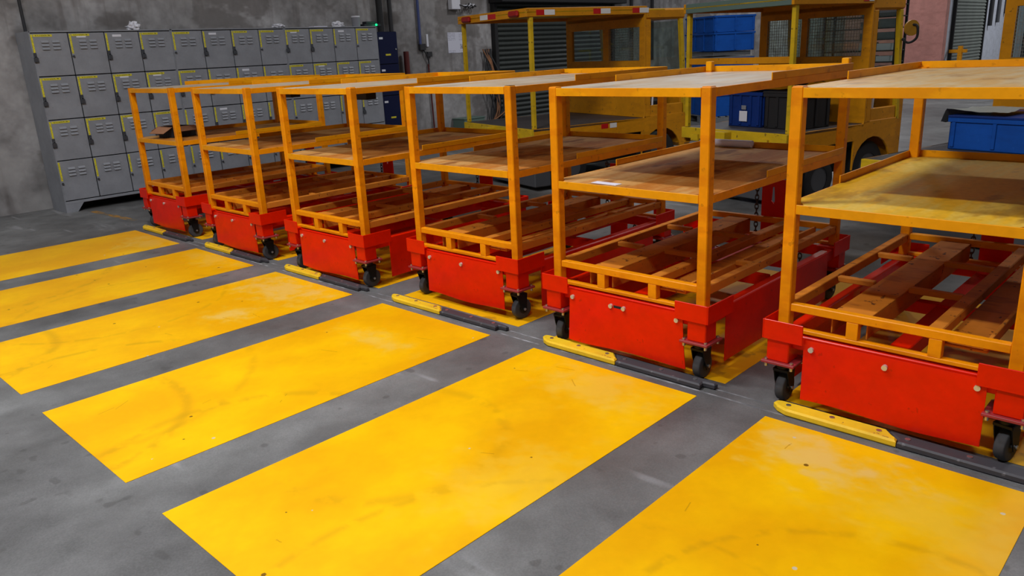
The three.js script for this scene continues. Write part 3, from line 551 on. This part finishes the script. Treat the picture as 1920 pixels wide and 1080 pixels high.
// ---------------------------------------------------------------- platform trucks parked behind the trolleys
function wheelParts(parent, x, y, r) {
  const w = sub('wheel', parent);
  const prof = [[r * 0.55, -0.08], [r * 0.9, -0.085], [r, -0.06], [r, 0.06], [r * 0.9, 0.085], [r * 0.55, 0.08]].map((p) => new THREE.Vector2(...p));
  const g = new THREE.LatheGeometry(prof, 28); g.rotateZ(Math.PI / 2); g.translate(x, r, -y);
  part('tyre', g, M.dark, w); part('rim', cyl([x - 0.06, y, r], [x + 0.075, y, r], r * 0.56, 20), M.darkGrey, w);
}
function truck(RRx, RRy, deg, label, o) {
  const t = thing('platform_truck', label, 'truck', [RRx, RRy, 0], -deg * Math.PI / 180, 'yellow platform trucks parked behind the trolleys');
  const { w, Lc, cab, zc, zb = 0.71 } = o, x1 = 0, x0 = -w, R = 0.26, end = Lc + cab;
  // platform
  part('platform', box(x0, x1, 0.01, Lc, zb - 0.03, zb, 0.004), M.truckBed, t);
  const rb = part('tail_beam', box(x0, x1, -0.02, 0.02, zb - 0.11, zb, 0.004), M.truckLime, t);
  part('hitch', box(x0 * 0.55 - 0.08, x0 * 0.55 + 0.08, -0.12, -0.02, zb - 0.12, zb - 0.01, 0.006), M.truckLime, rb);
  for (const q of [0.12, 0.78]) part('step_bracket', box(x0 + w * q, x0 + w * q + 0.1, -0.05, -0.02, zb - 0.13, zb - 0.06, 0.004), M.truckLime, rb);
  // wheel-arched sides
  const arch = (cy) => { const pts = []; for (let k = 0; k <= 10; k++) { const a = Math.PI * (1 - k / 10); pts.push([cy + Math.cos(a) * (R + 0.05), R + Math.sin(a) * (R + 0.05)]); } return pts; };
  const fy = end - 0.38;
  for (const x of [x0, x1 - 0.02]) {
    part('side_panel', extrude([[0.02, zb - 0.16], ...(fy - R - 0.06 > 0.1 ? [[fy - R - 0.06, zb - 0.16]] : []), [fy - R - 0.06, R], ...arch(fy), [fy + R + 0.06, R], [end, 0.34], [end, zb + 0.02], [Lc, zb + 0.02], [Lc - 0.01, zb], [0.02, zb]], x, x + 0.02, 'yz', [], 0.003), M.truck, t);
    if (o.refl) for (const [a, m] of [[0.62, M.reflRed], [0.7, M.reflWhite]]) part('reflector', box(x > x0 ? x + 0.02 : x - 0.002, x > x0 ? x + 0.022 : x, Lc * a - 0.04, Lc * a + 0.06, zb - 0.075, zb - 0.02, 0.0005), m, t);
  }
  part('chassis', box(x0 + 0.3, x1 - 0.3, 0.05, end - 0.1, 0.2, zb - 0.05, 0.01), M.dark, t);
  part('battery_box', box(x0 + 0.45, x1 - 0.02, 0.02, 0.24, 0.05, 0.42, 0.01), M.darkGrey, t);
  for (const x of [x0 + 0.12, x1 - 0.12]) { wheelParts(t, x, 0.55, R - 0.04); wheelParts(t, x, fy, R); }
  // canopy
  const ps = 0.022;
  if (o.canopy) {
    for (const x of [x0 + 0.03, x1 - 0.03]) part('canopy_post', box(x - ps, x + ps, 0.02, 0.02 + 2 * ps, zb, zc, 0.003), M.truckLime, t);
    if (o.bar) part('guard_bar', box(x0 + 0.05, x1 - 0.05, 0.025, 0.055, 1.34, 1.4, 0.003), M.truck, t);
    if (o.bar) part('guard_bar', box(x0 + 0.05, x1 - 0.05, 0.03, 0.05, 1.295, 1.312, 0.003), M.truck, t);
    const cn = part('canopy', box(x0, x1, -0.02, end - 0.35, zc + 0.04, zc + 0.055, 0.002), M.truckLime, t);
    for (const x of [x0, x1 - 0.03]) part('canopy_rail', box(x, x + 0.03, -0.02, Lc + 0.04, zc, zc + 0.09, 0.003), M.truck, cn);
    part('canopy_rail', box(x0 + 0.03, x1 - 0.03, -0.02, 0.01, zc, zc + 0.09, 0.003), o.teal ? M.green : M.truck, cn);
    if (o.refl) {
      for (const q of [0.16, 0.85]) part('tail_lamp', box(x0 + w * q - 0.1, x0 + w * q + 0.1, -0.06, -0.02, zc + 0.01, zc + 0.075, 0.015), M.lampRed, cn);
      part('reflector', box(x0 + 0.58, x0 + 0.76, -0.023, -0.02, zc + 0.015, zc + 0.07, 0.0005), M.reflWhite, cn);
      part('reflector', box(x0 + 0.77, x0 + 0.95, -0.023, -0.02, zc + 0.015, zc + 0.07, 0.0005), M.reflRed, cn);
      for (const q of [0.1, 0.86, 1.42]) { part('reflector', box(x1, x1 + 0.003, q, q + 0.1, zc + 0.015, zc + 0.07, 0.0005), M.reflRed, cn); part('reflector', box(x1, x1 + 0.003, q + 0.105, q + 0.24, zc + 0.015, zc + 0.07, 0.0005), M.reflWhite, cn); }
    } else { part('reflector', box(x1, x1 + 0.003, Lc - 0.16, Lc - 0.08, zc + 0.02, zc + 0.07, 0.0005), M.reflRed, cn); part('reflector', box(x1, x1 + 0.003, Lc - 0.075, Lc, zc + 0.02, zc + 0.07, 0.0005), M.reflWhite, cn); }
  }
  // cab: rear wall with two windows, pillars, roof, bonnet
  const win = o.win;
  const bw = part('cab_wall', extrude([[x0, zb], [x1, zb], [x1, zc], [x0, zc]], Lc, Lc + 0.03, 'xz', win.map(([a, b, c, d]) => [[x0 + w * a, c], [x0 + w * b, c], [x0 + w * b, d], [x0 + w * a, d]]), 0.003), M.truck, t);
  win.forEach(([a, b, c, d, meshed]) => {
    part('pane', box(x0 + w * a, x0 + w * b, Lc + 0.02, Lc + 0.024, c, d, 0), M.glass, bw);
    if (meshed) { const bars = []; const xa = x0 + w * a, xb = x0 + w * b; for (let x = xa; x <= xb; x += 0.03) bars.push(box(x, x + 0.003, Lc - 0.005, Lc - 0.002, c, d, 0)); for (let z = c; z <= d; z += 0.03) bars.push(box(xa, xb, Lc - 0.005, Lc - 0.002, z, z + 0.003, 0)); const me = part('guard_mesh', merge(bars), M.mesh, bw); me.userData = { kind: 'stuff' }; }
  });
  part('cab_roof', box(x0, x1, Lc, end - 0.02, zc - 0.06, zc + 0.06, 0.02), M.truck, t);
  for (const x of [x0, x1 - 0.05]) {
    part('cab_pillar', box(x, x + 0.05, Lc + 0.03, Lc + 0.1, zb, zc - 0.06, 0.006), M.truck, t);
    part('cab_pillar', extrude([[end - 0.02, zb], [end + 0.03, zb], [end - 0.06, zc - 0.06], [end - 0.11, zc - 0.06]], x, x + 0.05, 'yz', [], 0.004), M.truckLime, t);
    part('cab_side', box(x + 0.005, x + 0.045, Lc + 0.1, end - 0.04, zb, zb + 0.14, 0.006), M.truck, t);
    part('grab_handle', tube([[x + 0.03, Lc + 0.14, zb + 0.14], [x + 0.035, Lc + 0.14, zb + 0.42], [x + 0.035, Lc + 0.08, zb + 0.46]], 0.012), M.white, t);
  }
  part('bonnet', box(x0 + 0.02, x1 - 0.02, end - 0.04, end + 0.16, 0.3, zb + 0.3, 0.05), M.truck, t);
  part('windscreen', box(x0 + 0.06, x1 - 0.06, end - 0.05, end - 0.046, zb + 0.3, zc - 0.08, 0), M.glass, t);
  part('seat', merge([box(x0 + 0.1, x1 - 0.2, Lc + 0.06, Lc + 0.42, zb + 0.02, zb + 0.2, 0.03), box(x0 + 0.1, x1 - 0.2, Lc + 0.04, Lc + 0.12, zb + 0.2, zb + 0.55, 0.03)]), M.dark, t);
  if (o.mirror) { const mi = part('mirror', cyl([0.055, end + 0.0, 1.6], [0.075, end - 0.01, 1.6], 0.075, 20), M.mirror, t); part('mirror_arm', tube([[0.0, end - 0.05, 1.5], [0.05, end - 0.02, 1.46], [0.12, end, 1.5], [0.115, end, 1.62], [0.075, end, 1.63]], 0.012), M.dark, mi); }
  return t;
}
truck(2.21, 3.6, 16, 'yellow platform truck with canopy and red and white reflectors, in front of the dark shutter', { w: 1.62, Lc: 1.6, cab: 0.66, zc: 1.9, canopy: true, refl: true, win: [[0.08, 0.5, 1.38, 1.76, false], [0.58, 0.94, 1.38, 1.76, true]] });
truck(4.95, 4.07, 14, 'yellow platform truck carrying dark blue crates, with a mirror, behind the middle trolleys', { w: 1.35, Lc: 1.14, cab: 0.56, zc: 1.84, canopy: true, bar: true, teal: true, mirror: true, win: [[0.08, 0.4, 1.36, 1.74, true], [0.46, 0.93, 1.36, 1.74, true]] });
truck(7.26, 3.26, 13, 'yellow platform truck with a large blue crate, partly cut off at the right edge', { w: 1.5, Lc: 2.0, cab: 0.6, zc: 1.84, canopy: false, zb: 0.6, win: [[0.07, 0.46, 1.3, 1.74, true], [0.52, 0.92, 1.3, 1.74, true]] });

// ---------------------------------------------------------------- crates
function crate(name, label, at, turn, [w, d, h], m, o = {}) {
  const t = thing(name, label, 'crate', at, turn, o.group);
  const s = 0.012;
  part('floor_panel', box(0, w, 0, d, 0, s, 0.003), m, t);
  for (const y of [0, d - s]) part('wall_panel', box(0, w, y, y + s, 0, h, 0.003), m, t);
  for (const x of [0, w - s]) part('wall_panel', box(x, x + s, 0, d, 0, h, 0.003), m, t);
  part('rim', merge([box(-0.014, w + 0.014, -0.014, 0.004, h - 0.035, h, 0.003), box(-0.014, w + 0.014, d - 0.004, d + 0.014, h - 0.035, h, 0.003), box(-0.014, 0.004, 0, d, h - 0.035, h, 0.003), box(w - 0.004, w + 0.014, 0, d, h - 0.035, h, 0.003)]), m, t);
  for (const q of [0.02, w * 0.33, w * 0.64, w - 0.05]) part('rib', box(q, q + 0.03, -0.012, 0, 0.02, h - 0.035, 0.003), m, t);
  for (const q of [0.02, d * 0.5, d - 0.05]) part('rib', box(w, w + 0.012, q, q + 0.03, 0.02, h - 0.035, 0.003), m, t);
  if (o.lid) part('lid', box(-0.016, w + 0.016, -0.016, d + 0.016, h, h + 0.02, 0.004), o.lid, t);
  if (o.label) part('sticker', box(w * 0.36, w * 0.6, -0.0145, -0.012, h * 0.16, h * 0.46, 0.0003), M.white, t);
  if (o.label) part('print', box(w * 0.42, w * 0.56, -0.0145, -0.012, h * 0.5, h * 0.62, 0.0003), M.pipeGrey, t);
  return t;
}
const rot14 = -14 * Math.PI / 180;
crate('crate', 'dark blue crate with a white label on the middle truck platform', [4.05, 4.62, 0.711], rot14, [0.42, 0.4, 0.345], M.blueDark, { label: true });
crate('crate', 'closed black crate beside the labelled blue crate on the truck platform', [4.5, 4.5, 0.711], rot14, [0.42, 0.45, 0.34], M.dark, { lid: M.dark });
crate('crate', 'big bright blue crate on the right-hand truck platform', [6.2, 4.42, 0.602], -13 * Math.PI / 180, [1.05, 0.7, 0.26], M.blue, { lid: M.blueDark });
// dark tarpaulin thrown over the crates on the middle truck
{
  const g = new THREE.PlaneGeometry(0.86, 0.42, 30, 16); g.rotateX(-Math.PI / 2); const p = g.attributes.position;
  for (let i = 0; i < p.count; i++) { const x = p.getX(i), z = p.getZ(i); const n = fbm((x + 1) / 2, (z + 1) / 2, 10, 14, 3, 720); p.setY(i, 0.03 + 0.09 * n + 0.06 * smooth(0.25, -0.05, Math.abs(x)) ); }
  const top = g.toNonIndexed(), bot = top.clone(); const b = bot.attributes.position; for (let i = 0; i < b.count; i++) b.setY(i, Math.max(0.002, b.getY(i) - 0.02));
  top.computeVertexNormals(); bot.computeVertexNormals();
  single('tarpaulin', merge([top, bot]), std({ color: 0x14161f, roughness: 0.6, side: THREE.DoubleSide }), 'dark crumpled tarpaulin lying on top of the crates on the middle truck', 'tarpaulin', [4.47, 4.79, 1.075], rot14);
}
// grey film lying over the corner of the big crate
{
  const g = new THREE.PlaneGeometry(0.6, 0.5, 24, 18); g.rotateX(-Math.PI / 2); const p = g.attributes.position;
  for (let i = 0; i < p.count; i++) { const x = p.getX(i), z = p.getZ(i); const drop = Math.max(0, -0.18 - x); p.setXYZ(i, x + drop * 0.7, 0.012 + 0.045 * fbm((x + 1) / 2, (z + 1) / 2, 12, 12, 3, 700) - drop * 0.85, z); }
  g.computeVertexNormals();
  single('plastic_sheet', g, M.film, 'crumpled grey film draped over the end of the big blue crate', 'film', [6.38, 4.66, 0.884], -13 * Math.PI / 180);
}
// stacked crates on the floor behind, between the first and second truck
{
  const hs = [0.42, 0.36, 0.3, 0.34, 0.3]; let z = 0.16;
  const names = ['lowest blue crate of the tall stack behind the trucks', 'second blue crate from the bottom of the tall stack', 'middle blue crate of the tall stack behind the trucks', 'second blue crate from the top of the tall stack', 'topmost blue crate of the tall stack behind the trucks'];
  const t = thing('pallet', 'grey pallet under the tall stack of blue crates', 'pallet', [-0.65, 11.5, 0], -0.55);
  for (const q of [0, 0.55, 1.1]) part('runner', box(q, q + 0.1, 0, 0.9, 0, 0.12, 0.004), M.crateGrey, t);
  for (let k = 0; k < 6; k++) part('slat', box(0, 1.2, k * 0.16, k * 0.16 + 0.1, 0.12, 0.145, 0.003), M.crateGrey, t);
  hs.forEach((h, k) => { crate('crate', names[k], [-0.65, 11.5, z - 0.015], -0.55, [1.15, 0.85, h], M.blue, { group: 'blue crates in the tall stack', lid: k === 2 ? M.crateGrey : null }); z += h + (k === 2 ? 0.125 : 0.005); if (k === 2) { single('tray', box(0, 1.1, 0, 0.8, 0, 0.075, 0.004), M.crateGrey, 'flat grey tray between the blue crates of the tall stack', 'tray', [-0.65, 11.52, z - 0.1], -0.55); } });
}
// rack of cartons seen behind the middle truck's cab
{
  const t = thing('rack', 'dark storage rack of cartons seen past the middle truck cab', 'rack', [-1.2, 19.6, 0]);
  for (const x of [0, 1.9]) for (const y of [0, 0.7]) part('upright', box(x, x + 0.06, y, y + 0.06, 0, 2.6, 0.004), M.dark, t);
  for (let k = 0; k < 9; k++) part('shelf', box(0, 1.96, 0, 0.76, 0.2 + k * 0.29, 0.23 + k * 0.29, 0.003), M.dark, t);
  const level = ['lowest', 'second lowest', 'third lowest', 'fourth lowest', 'fourth highest', 'third highest', 'second highest', 'highest'];
  for (let k = 1; k < 8; k++) for (let c = 0; c < 2; c++) single('carton', box(0, 0.36 + 0.06 * hash(k, c, 41), 0, 0.4, 0, 0.14 + 0.08 * hash(k, c, 42), 0.005), hash(k, c, 43) > 0.3 ? M.crateGrey : M.white, `${c ? 'right' : 'left'} pale carton on the ${level[k]} shelf of the dark rack`, 'carton', [-0.2 + c * 0.46, 19.63, 0.231 + k * 0.29], 0, 'cartons on the storage rack');
}
// orange barrier post at the corner of the far shutter
{
  const t = thing('guard_post', 'short orange guard post at the corner of the far grey shutter', 'post', [XI + 0.3, 24.5, 0]);
  part('post', box(0, 0.12, 0, 0.12, 0, 1.05, 0.006), M.truck, t); part('rail', box(-0.25, 0.25, 0.02, 0.1, 0.85, 0.95, 0.006), M.truck, t);
}
scene.traverse((o) => { if (o.isMesh) { o.castShadow = true; o.receiveShadow = true; } });
renderer.render(scene, camera);
